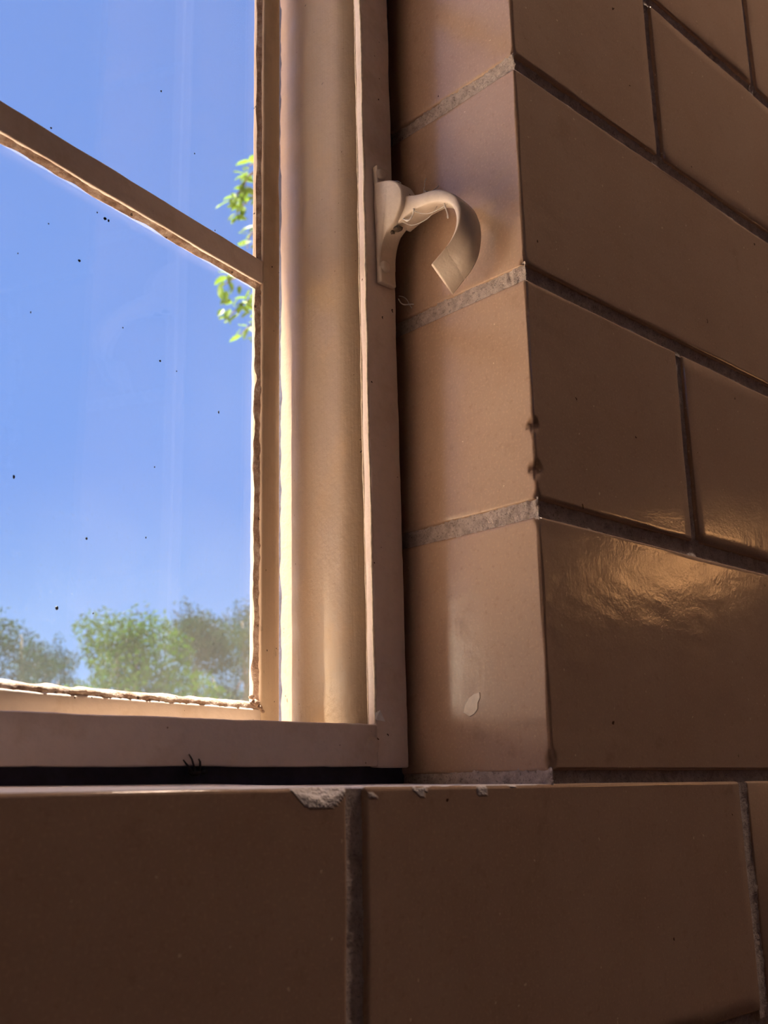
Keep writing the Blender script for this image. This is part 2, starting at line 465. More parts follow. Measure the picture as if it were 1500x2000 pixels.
# sill course (front face under the opening) and the courses below it
def sill_post(p, q, nn):
    if p.z > -0.02 and p.y < 0.012:
        t = abs(p.x + 0.1085) / 0.0115
        d = 0.0
        if t < 1: d = 0.0042 * (1 - t * t) * (0.85 + 0.3 * N3(p, 350, 1))
        dist = (p.y) * 0.9 + (-0.003 - p.z)
        if d - dist > 0:
            q = q + Vector((0, (d - dist) * 0.55, -(d - dist) * 0.55))
            q += Vector((0, 0, 1)) * 0.0005 * N3(p, 1200, 4)
    return q
def sill_post_b(p, q, nn):
    if p.z > -0.02 and p.y < 0.01 and p.x < -0.02:
        dist = p.y * 0.9 + (-0.003 - p.z)
        d = 0.0016 * max(0, N3(p, 130, 8) + 0.15) + (0.0015 if p.x < -0.075 else 0) * max(0, N3(p, 300, 2))
        if d - dist > 0: q = q + Vector((0, (d - dist) * .5, -(d - dist) * .5))
    return q
SX0 = -0.0983
sb1 = add_brick(SX0 - 0.2255, SX0, -1, dense=True, tilt=True, post=sill_post, zhi=-0.0030, r=0.0012,
                extra=((SX0 - 0.025, SX0, 0.0008), (0, 0.008, 0.0007), (-0.012, -0.003, 0.0007)))
set_pale(sb1, lambda w: 1.0 if (w.z > -0.0036 and w.y > 0.0006) or (w.y < 0.0075 and w.z > -0.009 and abs(w.x + 0.1085) < 0.0115 and
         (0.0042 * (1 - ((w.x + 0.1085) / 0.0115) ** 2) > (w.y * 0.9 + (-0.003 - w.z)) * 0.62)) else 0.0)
sb2 = add_brick(SX0 + 0.0068, 0.1335, -1, dense=True, tilt=False, post=lambda p, q, nn: sill_post_b(p, q + Vector((0, 0, max(0, p.y) * 0.014 * max(0, min(1, -p.x / 0.01)) if p.z > -0.05 else 0)), nn),
                zhi=-0.0030, r=0.0012, extra=((SX0 + 0.0068, 0.004, 0.0012), (0, 0.006, 0.0009), (-0.010, -0.003, 0.0008)))
set_pale(sb2, lambda w: 1.0 if (w.z > -0.0036 and w.y > 0.0006 and w.x < 0.002) or (w.x < -0.02 and w.y < 0.006 and w.z > -0.0062 and N3(w, 130, 8) > 0.2) else 0.0)
add_brick(0.1400, 0.366, -1, zhi=-0.0030); add_brick(0.3728, 0.599, -1, zhi=-0.003); add_brick(0.6058, 0.832, -1, zhi=-0.003)
for i in range(1, 5):
    x1 = SX0 - 0.2323 * i
    set_pale(add_brick(x1 - 0.2255, x1, -1, tilt=True, zhi=-0.0030), lambda w: 1.0 if w.z > -0.0036 and w.y > 0.0006 else 0.0)  # whole top faces of the sill bricks set pale
for k in (-2, -3, -4):
    off = 0.1163 if k % 2 == 0 else 0.0
    for i in range(-3, 4):
        x0 = SX0 + 0.0068 + off + 0.2323 * i
        add_brick(x0, x0 + 0.2255, k)

# pale spot on the reveal where the glaze has come away
spot = [(905, 1392), (908, 1378), (916, 1363), (926, 1355), (937, 1352), (938, 1362), (933, 1373), (933, 1385), (926, 1395), (917, 1400)]
def ray(px, py):
    return (r2 * ((px - 750) / F_PX) + u2 * ((1000 - py) / F_PX) + fw)
def on_plane(px, py, axis, val):
    d = ray(px, py); return CAM + d * ((val - CAM[axis]) / d[axis])
sp = [on_plane(x, y, 0, -0.0002) for x, y in spot]
cen = sum(sp, Vector()) / len(sp)
V = [p + Vector((0.0006, 0, 0)) for p in sp] + [cen + (p - cen) * 0.97 - Vector((0.0001, 0, 0)) for p in sp] + [cen - Vector((0.0001, 0, 0))]
n = len(sp); Fs = [(i, (i + 1) % n, n + (i + 1) % n, n + i) for i in range(n)] + [(n + i, n + (i + 1) % n, 2 * n) for i in range(n)]
o = link('glaze_chip', mesh('glaze_chip', [v - reveal_brick.location for v in V], Fs), M['chip'], reveal_brick, smooth=False)
o['label'] = 'pale leaf shaped chip in the glaze'

# mortar beds: a strip that runs along the reveal, turns the corner and follows the wall
def mortar_bed(k, half, zc=None):
    zc = k * H if zc is None else zc
    path = []
    s = 0.12
    while s > 0: path.append((0.0006 + (0.0005 if s > .05 else 0), s, Vector((-1, 0, 0)), 0)); s -= 0.0011
    x = 0.0
    for a in range(4): path.append((0.0006 + .0009 * a / 4, 0.0006 + 0.0006 * a / 3, Vector((-0.7, -0.7, 0)), 0.3))
    x = 0.002
    while x < 0.62: path.append((x, 0.0010, Vector((0, -1, 0)), 1)); x += 0.0013 if x < .34 else .008
    V, F = [], []
    m = 9
    for i, (px, py, nn, wl_) in enumerate(path):
        for j in range(m):
            t = j / (m - 1) * 2 - 1
            p = Vector((px, py, zc + t * (half + 0.0012)))
            con = -0.0011 * (1 - t * t) if wl_ == 1 else 0.0
            d = con + 0.0006 * N3(p, 420, k) + 0.0006 * N3(p, 1150, k + 3) + 0.0004 * N3(p, 110, k + 7)
            if abs(px) < 0.004 and py < 0.006: d += 0.0008 * N3(p, 600, 2)
            V.append(p + nn * d)
    for i in range(len(path) - 1):
        for j in range(m - 1):
            F.append((i * m + j, i * m + j + 1, (i + 1) * m + j + 1, (i + 1) * m + j))
    o = link('mortar_bed', mesh('mortar_bed', V, F), M['mortar'], wall_front)
    return o
mortar_bed(0, 0.0024, -0.0007)
for k in (1, 2, 3, 4, 5): mortar_bed(k, J)

def mortar_head(x, z0, z1, rec=0.0015):
    V, F = [], []; m = 7; n = int((z1 - z0) / 0.0016)
    for i in range(n + 1):
        z = z0 + (z1 - z0) * i / n
        for j in range(m):
            t = j / (m - 1) * 2 - 1
            p = Vector((x + t * (J + 0.001), rec, z))
            d = -0.0006 * (1 - t * t) + 0.0004 * N3(p, 500, x * 9) + 0.0003 * N3(p, 1300, 3) + 0.0004 * N3(p, 90, 5)
            V.append(p + Vector((0, -1, 0)) * d)
    for i in range(n):
        for j in range(m - 1):
            F.append((i * m + j, i * m + j + 1, (i + 1) * m + j + 1, (i + 1) * m + j))
    link('mortar_head', mesh('mortar_head', V, F), M['mortar'], wall_front)
mortar_head(SX0 + 0.0034, -0.1, -0.0035, 0.0010); mortar_head(0.1368, -0.1, -0.0035, 0.0004)
for k in (1, 3): mortar_head(0.1155, k * H, (k + 1) * H)
for k in (0, 2, 4): mortar_head(0.2325, k * H, (k + 1) * H)

# ------------------------------------------------------------------ window
window = empty('window_1', (-0.14, 0.07, 0.0)); meta(window, 'cream painted casement window with one sash pushed open outward', 'window', kind='structure')
WL = window.location.copy()
LEAN = 0.0125
def lean(p): return Vector((p.x - LEAN * p.z, p.y, p.z))

def part(name, chunks, material, parent, smooth=True, origin=WL):
    me = join_mesh(name, chunks) if isinstance(chunks, list) else mesh(name, *chunks)
    for v in me.vertices: v.co -= origin
    me.update()
    return link(name, me, material, parent, smooth)

def paintfn(seed, amp=0.00018, warp=0.00035, s1=220, s2=45):
    def fn(p, nn):
        q = p + nn * (N3(p, s1, seed) * amp) + Vector((N3(p, s2, seed + 3), N3(p, s2, seed + 6), N3(p, s2, seed + 8))) * warp
        return lean(q)
    return fn

ZT = 1.090
fr_ = empty('frame'); fr_.parent = window
FL = Vector((0, 0, 0))
part('stile', [rounded_box((-0.0212, 0.0696, 0.0045), (-0.0035, 0.0745, ZT), 0.0009, (0.005, 0.003, 0.004), paintfn(1))], M['paint_rail_lightened'], fr_)
part('rail', [rounded_box((-0.275, 0.0697, 0.0046), (-0.0208, 0.0745, 0.0209), 0.0009, (0.004, 0.003, 0.004), paintfn(2))], M['paint_rail_lightened'], fr_)
part('head_rail', [rounded_box((-0.275, 0.0697, ZT - 0.0165), (-0.0208, 0.0745, ZT), 0.0009, 0.02, paintfn(3))], M['paint_rail_lightened'], fr_)
part('stile', [rounded_box((-0.292, 0.0697, 0.0046), (-0.272, 0.150, ZT), 0.0009, 0.02, paintfn(4))], M['paint_rail_lightened'], fr_)
# deep moulded jamb: profile (x, y) extruded upward
prof = [(-0.0180, 0.0744), (-0.0196, 0.0752), (-0.0208, 0.0766), (-0.0224, 0.0792), (-0.0236, 0.0820), (-0.0243, 0.0845), (-0.0245, 0.0875), (-0.0244, 0.0920),
        (-0.0243, 0.0980), (-0.0242, 0.1030), (-0.0240, 0.1080), (-0.0235, 0.1140), (-0.0227, 0.1190), (-0.0217, 0.1240), (-0.0206, 0.1290), (-0.0194, 0.1340), (-0.0181, 0.1390), (-0.0163, 0.1450), (-0.0145, 0.1500), (-0.0080, 0.1500), (-0.0080, 0.0744)]
def extrude_z(prof, z0, z1, dz, seed):
    V, F = [], []; n = len(prof); m = int((z1 - z0) / dz)
    for i in range(m + 1):
        z = z0 + (z1 - z0) * i / m
        for (x, y) in prof:
            p = Vector((x, y, z))
            V.append(lean(p + Vector((N3(p, 90, seed) * 0.00012 + N3(p, 22, seed + 2) * 0.00025, 0, 0))))
    for i in range(m):
        for j in range(n):
            j2 = (j + 1) % n
            F.append((i * n + j, i * n + j2, (i + 1) * n + j2, (i + 1) * n + j))
    F.append(tuple(range(n))); F.append(tuple(reversed([m * n + j for j in range(n)])))
    return V, F
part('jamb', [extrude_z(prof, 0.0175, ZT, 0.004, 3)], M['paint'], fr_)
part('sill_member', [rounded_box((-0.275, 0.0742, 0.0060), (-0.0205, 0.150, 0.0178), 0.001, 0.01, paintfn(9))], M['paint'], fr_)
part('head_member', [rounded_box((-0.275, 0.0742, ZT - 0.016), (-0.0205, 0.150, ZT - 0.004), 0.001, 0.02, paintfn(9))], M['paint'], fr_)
# dried paint ridges along the edge of the stile
def ridge(x, y, z0, z1, r, seed):
    pts, rad = [], []
    z = z0
    while z < z1:
        p = Vector((x, y, z)); w = Vector((N3(p, 60, seed), N3(p, 70, seed + 4), 0)) * 0.00035
        pts.append(lean(p + w)); rad.append(r * (0.75 + 0.6 * abs(N3(p, 180, seed + 2)) + 0.3 * N3(p, 35, seed)))
        z += 0.0022
    return tube(pts, rad, 7)
part('paint_ridge', [ridge(-0.0211, 0.0703, 0.0215, ZT - 0.02, 0.00068, 3)], M['bead'], fr_)
part('paint_ridge', [ridge(-0.0203, 0.0752, 0.0195, ZT - 0.02, 0.00050, 9)], M['bead'], fr_)
# packing added to fill the shaded joint to the brickwork
def packfn(p, nn): return lean(p + nn * N3(p, 130, 4) * 0.0006)
part('packing', [rounded_box((-0.0195, 0.0775, -0.004), (0.0045, 0.148, ZT + 0.012), 0.001, (0.01, 0.01, 0.006), lambda p, nn: Vector((p.x - (LEAN * p.z if p.x < -0.01 else 0), p.y, p.z)) + nn * N3(p, 130, 4) * 0.0006),
                 rounded_box((-0.298, 0.0775, -0.0065), (-0.015, 0.149, 0.0062), 0.001, (0.008, 0.01, 0.006), lambda p, nn: p + nn * N3(p, 130, 6) * 0.0005)], M['packing'], fr_)
# filled screw head in the corner of the frame
def dome(c, rad, h, axis, seg=16):
    a = Vector(axis).normalized(); e = a.orthogonal().normalized(); f = a.cross(e)
    V, F = [], []
    rings = [(1.25, -0.2), (1.12, 0.12), (1.0, 0.55), (0.8, 0.85), (0.45, 1.0)]
    for (rr, hh) in rings:
        for k in range(seg):
            t = 2 * math.pi * k / seg
            V.append(Vector(c) + (e * math.cos(t) + f * math.sin(t)) * rad * rr + a * h * hh)
    V.append(Vector(c) + a * h)
    for i in range(len(rings) - 1):
        for k in range(seg):
            F.append((i * seg + k, i * seg + (k + 1) % seg, (i + 1) * seg + (k + 1) % seg, (i + 1) * seg + k))
    for k in range(seg): F.append(((len(rings) - 1) * seg + k, (len(rings) - 1) * seg + (k + 1) % seg, len(V) - 1))
    return V, F
sc = on_plane(728, 1455, 1, 0.0696)
part('screw_head', [dome(sc, 0.0030, 0.0010, (0, -1, 0))], M['paint_rail_lightened'], fr_)
# a curl of paint standing off the corner
pf = on_plane(737, 1402, 1, 0.0690)
flk = [pf + Vector(v) * 1.5 + Vector((0, -0.0006, 0)) for v in ((-0.0012, -0.0002, -0.0006), (0.0018, -0.0008, -0.0010), (0.0004, -0.0003, 0.0020), (-0.0010, 0.0004, 0.0012), (0.0003, 0.0006, -0.0004))]
part('paint_curl', [(flk, [(0, 1, 2), (0, 2, 3), (0, 4, 1), (1, 4, 2), (2, 4, 3), (3, 4, 0)])], M['flake'], fr_, smooth=False)

# ---- opened sash (hinged on the left, right edge pushed outward)
SA = math.radians(13.2)
E0 = Vector((-0.0272 + 0.0004, 0.1250, 0))
def sash_pt(u, n, z): return Vector((E0.x - math.cos(SA) * u - math.sin(SA) * n, E0.y - math.sin(SA) * u + math.cos(SA) * n, z))
def sfn(seed, amp=0.00015, warp=0.0003, edge=0.0):
    def fn(p, nn):
        q = p + nn * (N3(p, 200, seed) * amp) + Vector((N3(p, 50, seed + 3), 0, N3(p, 50, seed + 8))) * warp
        if edge and p.x < 0.002: q.x += edge * (max(0, N3(p, 40, 21) - 0.30))
        return lean(sash_pt(*q))
    return fn
sash = empty('sash'); sash.parent = window
ST, SB, SW = 1.0707, 0.0190, 0.232
UF, GN, TH, TG = 0.0125, 0.0036, 0.0105, 0.0072
part('sash_stile', [rounded_box((0, 0, SB), (UF, TG, ST), 0.0010, (0.004, 0.004, 0.005), sfn(1, warp=0.00014, edge=0.0016)), rounded_box((0.0002, TG - 0.002, SB), (0.0060, TH, ST), 0.0008, (0.004, 0.004, 0.02), sfn(1))], M['paint_sash_lightened'], sash)
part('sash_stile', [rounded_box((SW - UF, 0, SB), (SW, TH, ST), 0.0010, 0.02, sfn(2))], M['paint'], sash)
part('bottom_rail', [rounded_box((UF - 0.0004, 0.0001, SB), (SW - UF + 0.0004, TG, 0.0297), 0.0010, (0.004, 0.004, 0.003), sfn(3))], M['paint_rail_lightened'], sash)
part('top_rail', [rounded_box((UF - 0.0004, 0.0001, ST - 0.0125), (SW - UF + 0.0004, TH, ST), 0.0010, 0.02, sfn(4))], M['paint_rail_lightened'], sash)
munt = [(0.2262, 0.2384), (0.4342, 0.4464), (0.6422, 0.6544), (0.8502, 0.8624)]
for (a, b) in munt:
    part('glazing_bar', [rounded_box((UF - 0.0004, 0.0002, a), (SW - UF + 0.0004, 0.0044, b), 0.0008, (0.004, 0.004, 0.004), sfn(5, warp=0.0004))], M['paint_rail_lightened'], sash)
edges = [0.0297] + [v for m_ in munt for v in m_] + [ST - 0.0125]
def putty_strip(pts_fn, length, bev, seed, rough=0.0006, st=0.0016):
    """bevelled strip: pts_fn(s, t) gives (u,n,z); t 0 at the frame edge, 1 on the glass"""
    n = max(2, int(length / st)); V, F = [], []; m = 6
    for i in range(n + 1):
        s = length * i / n
        for j in range(m):
            t = j / (m - 1)
            u, nn, z = pts_fn(s, t)
            p = Vector((u, nn, z))
            d = rough * (N3(p, 300, seed) + 0.7 * N3(p, 800, seed + 2)) * (0.4 + 0.6 * math.sin(math.pi * min(1, t + 0.15)))
            w = rough * 1.1 * N3(p, 120, seed + 5) * t
            u, nn, z = pts_fn(s, t + w / bev)
            V.append(lean(sash_pt(u, nn - d, z)))
    for i in range(n):
        for j in range(m - 1):
            F.append((i * m + j, i * m + j + 1, (i + 1) * m + j + 1, (i + 1) * m + j))
    return V, F
B = 0.0018
for i in range(0, len(edges), 2):
    z0, z1 = edges[i], edges[i + 1]
    hi = i < 2
    st = 0.0016 if hi else 0.01
    ch = [putty_strip(lambda s, t, z0=z0: (UF - 0.0003 + t * B, 0.0010 + t * (GN - 0.0010), z0 + s), z1 - z0, B, 3 + i, 0.0007, st),
          putty_strip(lambda s, t, z0=z0: (SW - UF + 0.0003 - t * B, 0.0010 + t * (GN - 0.0010), z0 + s), z1 - z0, B, 9 + i, 0.0005, 0.01)]
    bb = 0.0021
    lowb = 0.0034 if i == 0 else bb
    ch.append(putty_strip(lambda s, t, z0=z0, lowb=lowb, pw=(3.5 if i == 0 else 1): (UF + s, 0.0009 + t ** pw * (GN - 0.0009), z0 - 0.0003 + t * lowb), SW - 2 * UF, lowb, 15 + i, 0.0009 if i == 0 else 0.0004, st))
    ch.append(putty_strip(lambda s, t, z1=z1: (UF + s, 0.0010 + t * (GN - 0.0010), z1 + 0.0003 - t * bb), SW - 2 * UF, bb, 25 + i, 0.0005, st))
    part('putty', ch, M['putty'], sash)
    # glass pane
    V = [lean(sash_pt(u, n_, z)) for n_ in (GN, GN + 0.003) for (u, z) in ((UF - 0.004 + 0.0045, z0 + 0.0003), (SW - UF - 0.0005, z0 + 0.0003), (SW - UF - 0.0005, z1 - 0.0003), (UF + 0.0005, z1 - 0.0003))]
    part('pane', [(V, [(0, 1, 2, 3), (7, 6, 5, 4), (0, 4, 5, 1), (1, 5, 6, 2), (2, 6, 7, 3), (3, 7, 4, 0)])], M['glass'], sash, smooth=False)
# lump of putty in the lower corner
def blob(c, rad, sq=(1, 1, 1), seed=0, seg=10, rg=6, amp=0.3):
    V, F = [], []
    for i in range(rg + 1):
        th = math.pi * i / rg
        for k in range(seg):
            ph = 2 * math.pi * k / seg
            d = Vector((math.sin(th) * math.cos(ph), math.sin(th) * math.sin(ph), math.cos(th)))
            rr = rad * (1 + amp * N3(d, 1.6, seed))
            V.append(Vector(c) + Vector((d.x * sq[0], d.y * sq[1], d.z * sq[2])) * rr)
    for i in range(rg):
        for k in range(seg):
            F.append((i * seg + k, i * seg + (k + 1) % seg, (i + 1) * seg + (k + 1) % seg, (i + 1) * seg + k))
    return V, F
ch = []
for (u, n_, z, rr) in ((0.0150, 0.0012, 0.0318, 0.0020), (0.0128, 0.0004, 0.0300, 0.0013), (0.0168, 0.002, 0.0345, 0.0013), (0.0114, 0.0000, 0.0285, 0.0009)):
    ch.append(blob(lean(sash_pt(u, n_, z)), rr, (1, 0.7, 0.8), z * 900))
part('putty_lump', ch, M['putty'], sash)
# specks of dirt stuck on the glass
ch = []
for (px, py, s) in ((205, 427, .9), (212, 431, .5), (155, 509, .7), (100, 250, .5), (313, 705, .6), (27, 931, .5), (111, 1188, .8), (169, 1052, .5), (182, 1198, .35), (60, 610, .3), (95, 437, .35), (190, 415, .35),
                    (302, 912, .3), (427, 805, .45), (315, 178, .4), (285, 1050, .3), (345, 725, .3), (240, 640, .3), (35, 495, .3), (380, 300, .3), (420, 450, .3)):
    d = ray(px, py); nrm = Vector((-math.sin(SA), math.cos(SA), 0)); P0 = lean(sash_pt(0.1, GN - 0.0002, 0.2))
    nrm2 = Vector((nrm.x, nrm.y, nrm.x * LEAN)).normalized()
    hit = CAM + d * ((P0 - CAM).dot(nrm2) / d.dot(nrm2))
    ch.append(blob(hit, 0.0009 * s, (1, 0.4, rng.uniform(.8, 1.8)), px, 6, 4, 0.5))
meta(part('specks', ch, M['insect'], sash), 'tiny dark specks stuck on the glass', kind='stuff')
# ------------------------------------------------------------------ window fastener hook
hook = empty('window_hook', (-0.0135, 0.0695, 0.243))
meta(hook, 'cream painted metal hook curling out from the window stile', 'hook')
HL = hook.location.copy()
def hlean(p): return Vector((p.x - LEAN * (p.z - 0.215) * 2.4, p.y, p.z))
def pfn(seed):
    def fn(p, nn): return hlean(p + nn * N3(p, 260, seed) * 0.0002 + Vector((N3(p, 70, seed), N3(p, 70, seed + 2), N3(p, 70, seed + 5))) * 0.0003)
    return fn
part('base_plate', [rounded_box((-0.0181, 0.0664, 0.2147), (-0.0086, 0.0697, 0.2728), 0.0008, (0.002, 0.0012, 0.0025), pfn(3))], M['hook'], hook, origin=HL)
def catmull(pts, n):
    P = [np.array(p, float) for p in pts]; P = [2 * P[0] - P[1]] + P + [2 * P[-1] - P[-2]]; out = []
    for i in range(1, len(P) - 2):
        for k in range(n):
            t = k / n; a, b, c, d = P[i - 1:i + 3]
            out.append(0.5 * ((2 * b) + (c - a) * t + (2 * a - 5 * b + 4 * c - d) * t * t + (3 * b - 3 * c + d - a) * t ** 3))
    out.append(P[-2]); return out
def loft(sections):
    V, F = [], []; n = len(sections[0])
    for s in sections: V += [Vector(p) for p in s]
    for i in range(len(sections) - 1):
        for j in range(n):
            j2 = (j + 1) % n
            F.append((i * n + j, i * n + j2, (i + 1) * n + j2, (i + 1) * n + j))
    F.append(tuple(reversed(range(n)))); F.append(tuple((len(sections) - 1) * n + j for j in range(n)))
    return V, F
# bracket: side outline in (y, z) thickened along x, with softened rims
web = catmull([(67.6, 264.6), (64.5, 263.6), (60.1, 262.1), (55.6, 259.6), (52.9, 256.6), (51.3, 252.7), (51.9, 246.7), (54.2, 242.9), (57.0, 239.9), (60.2, 238.0), (62.7, 236.3), (65.2, 232.2), (66.6, 227.0), (67.0, 221.5)], 3)
web = [(a * 0.001, b * 0.001) for a, b in web] + [(0.0692, 0.2215), (0.0692, 0.240), (0.0692, 0.2646)]
cy = sum(a for a, _ in web) / len(web); cz = sum(b for _, b in web) / len(web)
secs = []
for (x, ins) in ((-0.0181, 0.0011), (-0.0178, 0.0004), (-0.0171, 0.0), (-0.0130, 0.0), (-0.0098, 0.0), (-0.0090, 0.0004), (-0.0087, 0.0011)):
    sec = []
    for i, (y, z) in enumerate(web):
        d = Vector((cy - y, cz - z)); d.normalize()
        p = Vector((x, y + d.x * ins, z + d.y * ins)); p += Vector((N3(p, 130, 2), N3(p, 130, 4), N3(p, 130, 6))) * 0.00018
        secs_p = hlean(p); sec.append(secs_p)
    secs.append(sec)
part('bracket', [loft(secs)], M['hook'], hook, origin=HL)
# curled arm: near rim (outer / inner) measured, far rim twists downward along the curl
outer = [(55.5, 252.4), (51.6, 251.2), (46.8, 249.4), (42.9, 248.2), (36.9, 247.0), (31.1, 245.0), (25.5, 241.2), (21.6, 237.2), (19.6, 233.0), (19.0, 228.8), (19.6, 224.5), (21.3, 221.2), (24.9, 217.9), (30.6, 214.8), (36.5, 211.9)]
inner = [(58.5, 239.6), (55.0, 240.3), (50.6, 241.4), (46.8, 241.9), (40.0, 241.5), (34.0, 240.2), (28.1, 237.5), (24.2, 233.9), (22.5, 230.3), (21.9, 226.5), (22.4, 223.0), (24.0, 219.9), (27.2, 216.7), (32.0, 213.8), (36.9, 211.2)]
twist = [(0, 0), (0, 0), (0, 0), (0, 0), (0, 0.4), (0.2, 0.8), (-0.6, -1.2), (-1.6, -3.6), (-2.0, -5.8), (-1.9, -7.8), (-1.6, -9.0), (-1.6, -9.8), (-1.8, -10.2), (-2.3, -10.3), (-2.6, -10.2)]
thick = [0.0, 0.0, 0.0, 0.0, 0, 0, 0.0, 0.3, .6, 0.8, 1.0, 1.1, 1.1, 1.1, 1.0]
O_ = catmull(outer, 5); I_ = catmull(inner, 5); T_ = catmull(twist, 5); K_ = catmull([(t, 0) for t in thick], 5)
secs = []
for o_, i_, t_, k_ in zip(O_, I_, T_, K_):
    o3 = Vector((0, o_[0], o_[1])) * 0.001; i3 = Vector((0, i_[0], i_[1])) * 0.001
    tw = Vector((0, t_[0], t_[1])) * 0.001; th = max(0.0, k_[0]) * 0.001
    ax = (i3 - o3); ln = ax.length; ax = ax / max(ln, 1e-6)
    xa, xb = -0.0168, -0.0068 + 0.0008 * min(1, max(0, -t_[1] / 8))
    m_ = min(0.0006, ln * 0.3)
    inner_far = i3 + ax * th       # far side of the ribbon is a little thicker
    sec = [Vector((xa + m_, 0, 0)) + o3, Vector((xa, 0, 0)) + o3 + ax * m_, Vector((xa, 0, 0)) + i3 - ax * m_, Vector((xa + m_, 0, 0)) + i3]
    mid = 0.5
    sec += [Vector(((xa + xb) / 2, 0, 0)) + (i3 + inner_far) / 2 + tw * 0.5]
    sec += [Vector((xb - m_, 0, 0)) + inner_far + tw, Vector((xb, 0, 0)) + inner_far - ax * m_ + tw, Vector((xb, 0, 0)) + o3 + ax * m_ + tw, Vector((xb - m_, 0, 0)) + o3 + tw]
    sec += [Vector(((xa + xb) / 2, 0, 0)) + o3 + tw * 0.5 - ax * 0.0003]
    sec = [p + Vector((N3(p, 150, 2), N3(p, 150, 4), N3(p, 150, 6))) * 0.00013 for p in sec]
    secs.append(sec)
part('curled_arm', [loft(secs)], M['hook'], hook, origin=HL)
for (px, py) in ((753.5, 520.5), (744.5, 341.5)):
    c = on_plane(px, py, 1, 0.0663)
    part('screw', [dome(c, 0.0024, 0.0013, (0, -1, 0), 12)], M['hook'], hook, origin=HL)
bolt_shadow = on_plane(777, 440, 1, 0.060)
for ob in hook.children:
    b = ob.data
# dirt lodged under the bracket
c1 = Vector((-0.0150, 0.0585, 0.2383))
part('dirt_clump', [blob(c1, 0.0021, (1, 1.1, 0.55), 4, 10, 6, 0.5), blob(c1 + Vector((-0.0012, 0.0022, -0.0012)), 0.0011, (1, 1, .7), 8, 8, 5, 0.6)], simple('dark trapped dirt', (0.13, 0.09, 0.07), 0.95, 900, 0.6), hook, origin=HL)

# ------------------------------------------------------------------ cobwebs
def strand(a, b, sag, r=0.00011, n=14, jit=0.0004, seed=0):
    a, b = Vector(a), Vector(b); pts = []
    for i in range(n + 1):
        t = i / n; p = a.lerp(b, t) + Vector((0, 0, -sag * 4 * t * (1 - t)))
        p += Vector((N3(p, 200, seed), N3(p, 200, seed + 3), N3(p, 200, seed + 6))) * jit
        pts.append(p)
    return tube(pts, [r * 1.35 * (1 + 1.6 * max(0, N3(p, 700, seed))) for p in pts], 5)
def cobweb(name, chunks, label):
    o = part(name, chunks, M['web'], None, origin=Vector((0, 0, 0)))
    c = sum((v.co for v in o.data.vertices), Vector()) / len(o.data.vertices)
    for v in o.data.vertices: v.co -= c
    o.location = c; meta(o, label, 'cobweb'); return o
ch = []
pA = Vector((-0.0165, 0.0395, 0.2478)); pB = Vector((-0.0150, 0.030, 0.2398)); pC = Vector((-0.0005, 0.050, 0.262))
ch += [strand(pA, Vector((-0.001, 0.046, 0.2600)), 0.001, 0.00016, seed=1), strand(pA + Vector((0, .001, 0)), Vector((-0.0005, 0.054, 0.268)), -0.001, 0.00008, seed=2),
       strand((-0.0165, 0.0470, 0.2416), pB - Vector((0, .004, .002)), 0.003, 0.00010, seed=3), strand(pB, pB + Vector((-0.0005, -0.0030, -0.0105)), 0.0, 0.00022, jit=0.0014, seed=4),
       strand((-0.0160, 0.0545, 0.2400), (-0.0150, 0.034, 0.2385), 0.0045, 0.00008, seed=5), strand((-0.0178, 0.0612, 0.2600), (-0.0172, 0.0535, 0.2578), -0.002, 0.00010, seed=6),
       strand((-0.0165, 0.0530, 0.2405), (-0.0165, 0.0455, 0.2420), 0.0022, 0.00025, jit=.0016, seed=7)]
cobweb('cobweb', ch, 'wispy grey cobweb strands clinging to the curled window hook')
a = on_plane(778, 583, 1, 0.069); b = on_plane(806, 596, 0, -0.0003)
cobweb('cobweb', [strand(a, b, 0.0004, 0.00022, 16, 0.0016, 3), strand(a + Vector((0, 0, .001)), b + Vector((0, 0, -.0005)), -0.001, 0.00015, 16, 0.0014, 8)], 'small curl of dusty web across the dark gap just below the hook')
w0 = [lean(sash_pt(u, n_, z)) for (u, n_, z) in ((0.0135, 0.0004, 0.2235), (0.0125, 0.0002, 0.2255), (0.0140, 0.0006, 0.2205))]
w1 = [lean(sash_pt(u, n_, z)) for (u, n_, z) in ((0.0012, -0.0002, 0.2145), (0.0010, -0.0002, 0.2175), (0.0008, -0.0002, 0.2085))]
cobweb('cobweb', [strand(a, b, 0.0006, 0.00005, 14, 0.0002, i) for i, (a, b) in enumerate(zip(w0, w1))], 'faint web threads under the glazing bar where it meets the sash stile')

# ------------------------------------------------------------------ dead insect under the rail
ip = on_plane(380, 1508, 1, 0.0725)
ins = empty('insect', ip); meta(ins, 'small dark insect with legs poking up over the bottom rail of the window', 'insect')
part('body', [blob(ip, 0.0022, (1.3, 0.9, 0.7), 3, 12, 8, 0.1), blob(ip + Vector((0.0035, 0, 0.0002)), 0.0015, (1, 0.9, 0.8), 5, 10, 6, 0.1)], M['insect'], ins, origin=ip)
for (bx, by, mx_, my_, tx, ty) in ((368, 1497, 363, 1491, 358, 1484), (379, 1497, 375, 1483, 369, 1473), (391, 1496, 391, 1488, 388, 1482)):
    p0 = ip + Vector(((bx - 380) * 0.0001, -0.001, 0)); p1 = on_plane(bx, by, 1, 0.0690); p2 = on_plane(mx_, my_, 1, 0.0689); p3 = on_plane(tx, ty, 1, 0.0692)
    part('leg', [tube([p0, p1, p2, p3], [0.0004, 0.00042, 0.00034, 0.00022], 6)], M['insect'], ins, origin=ip)

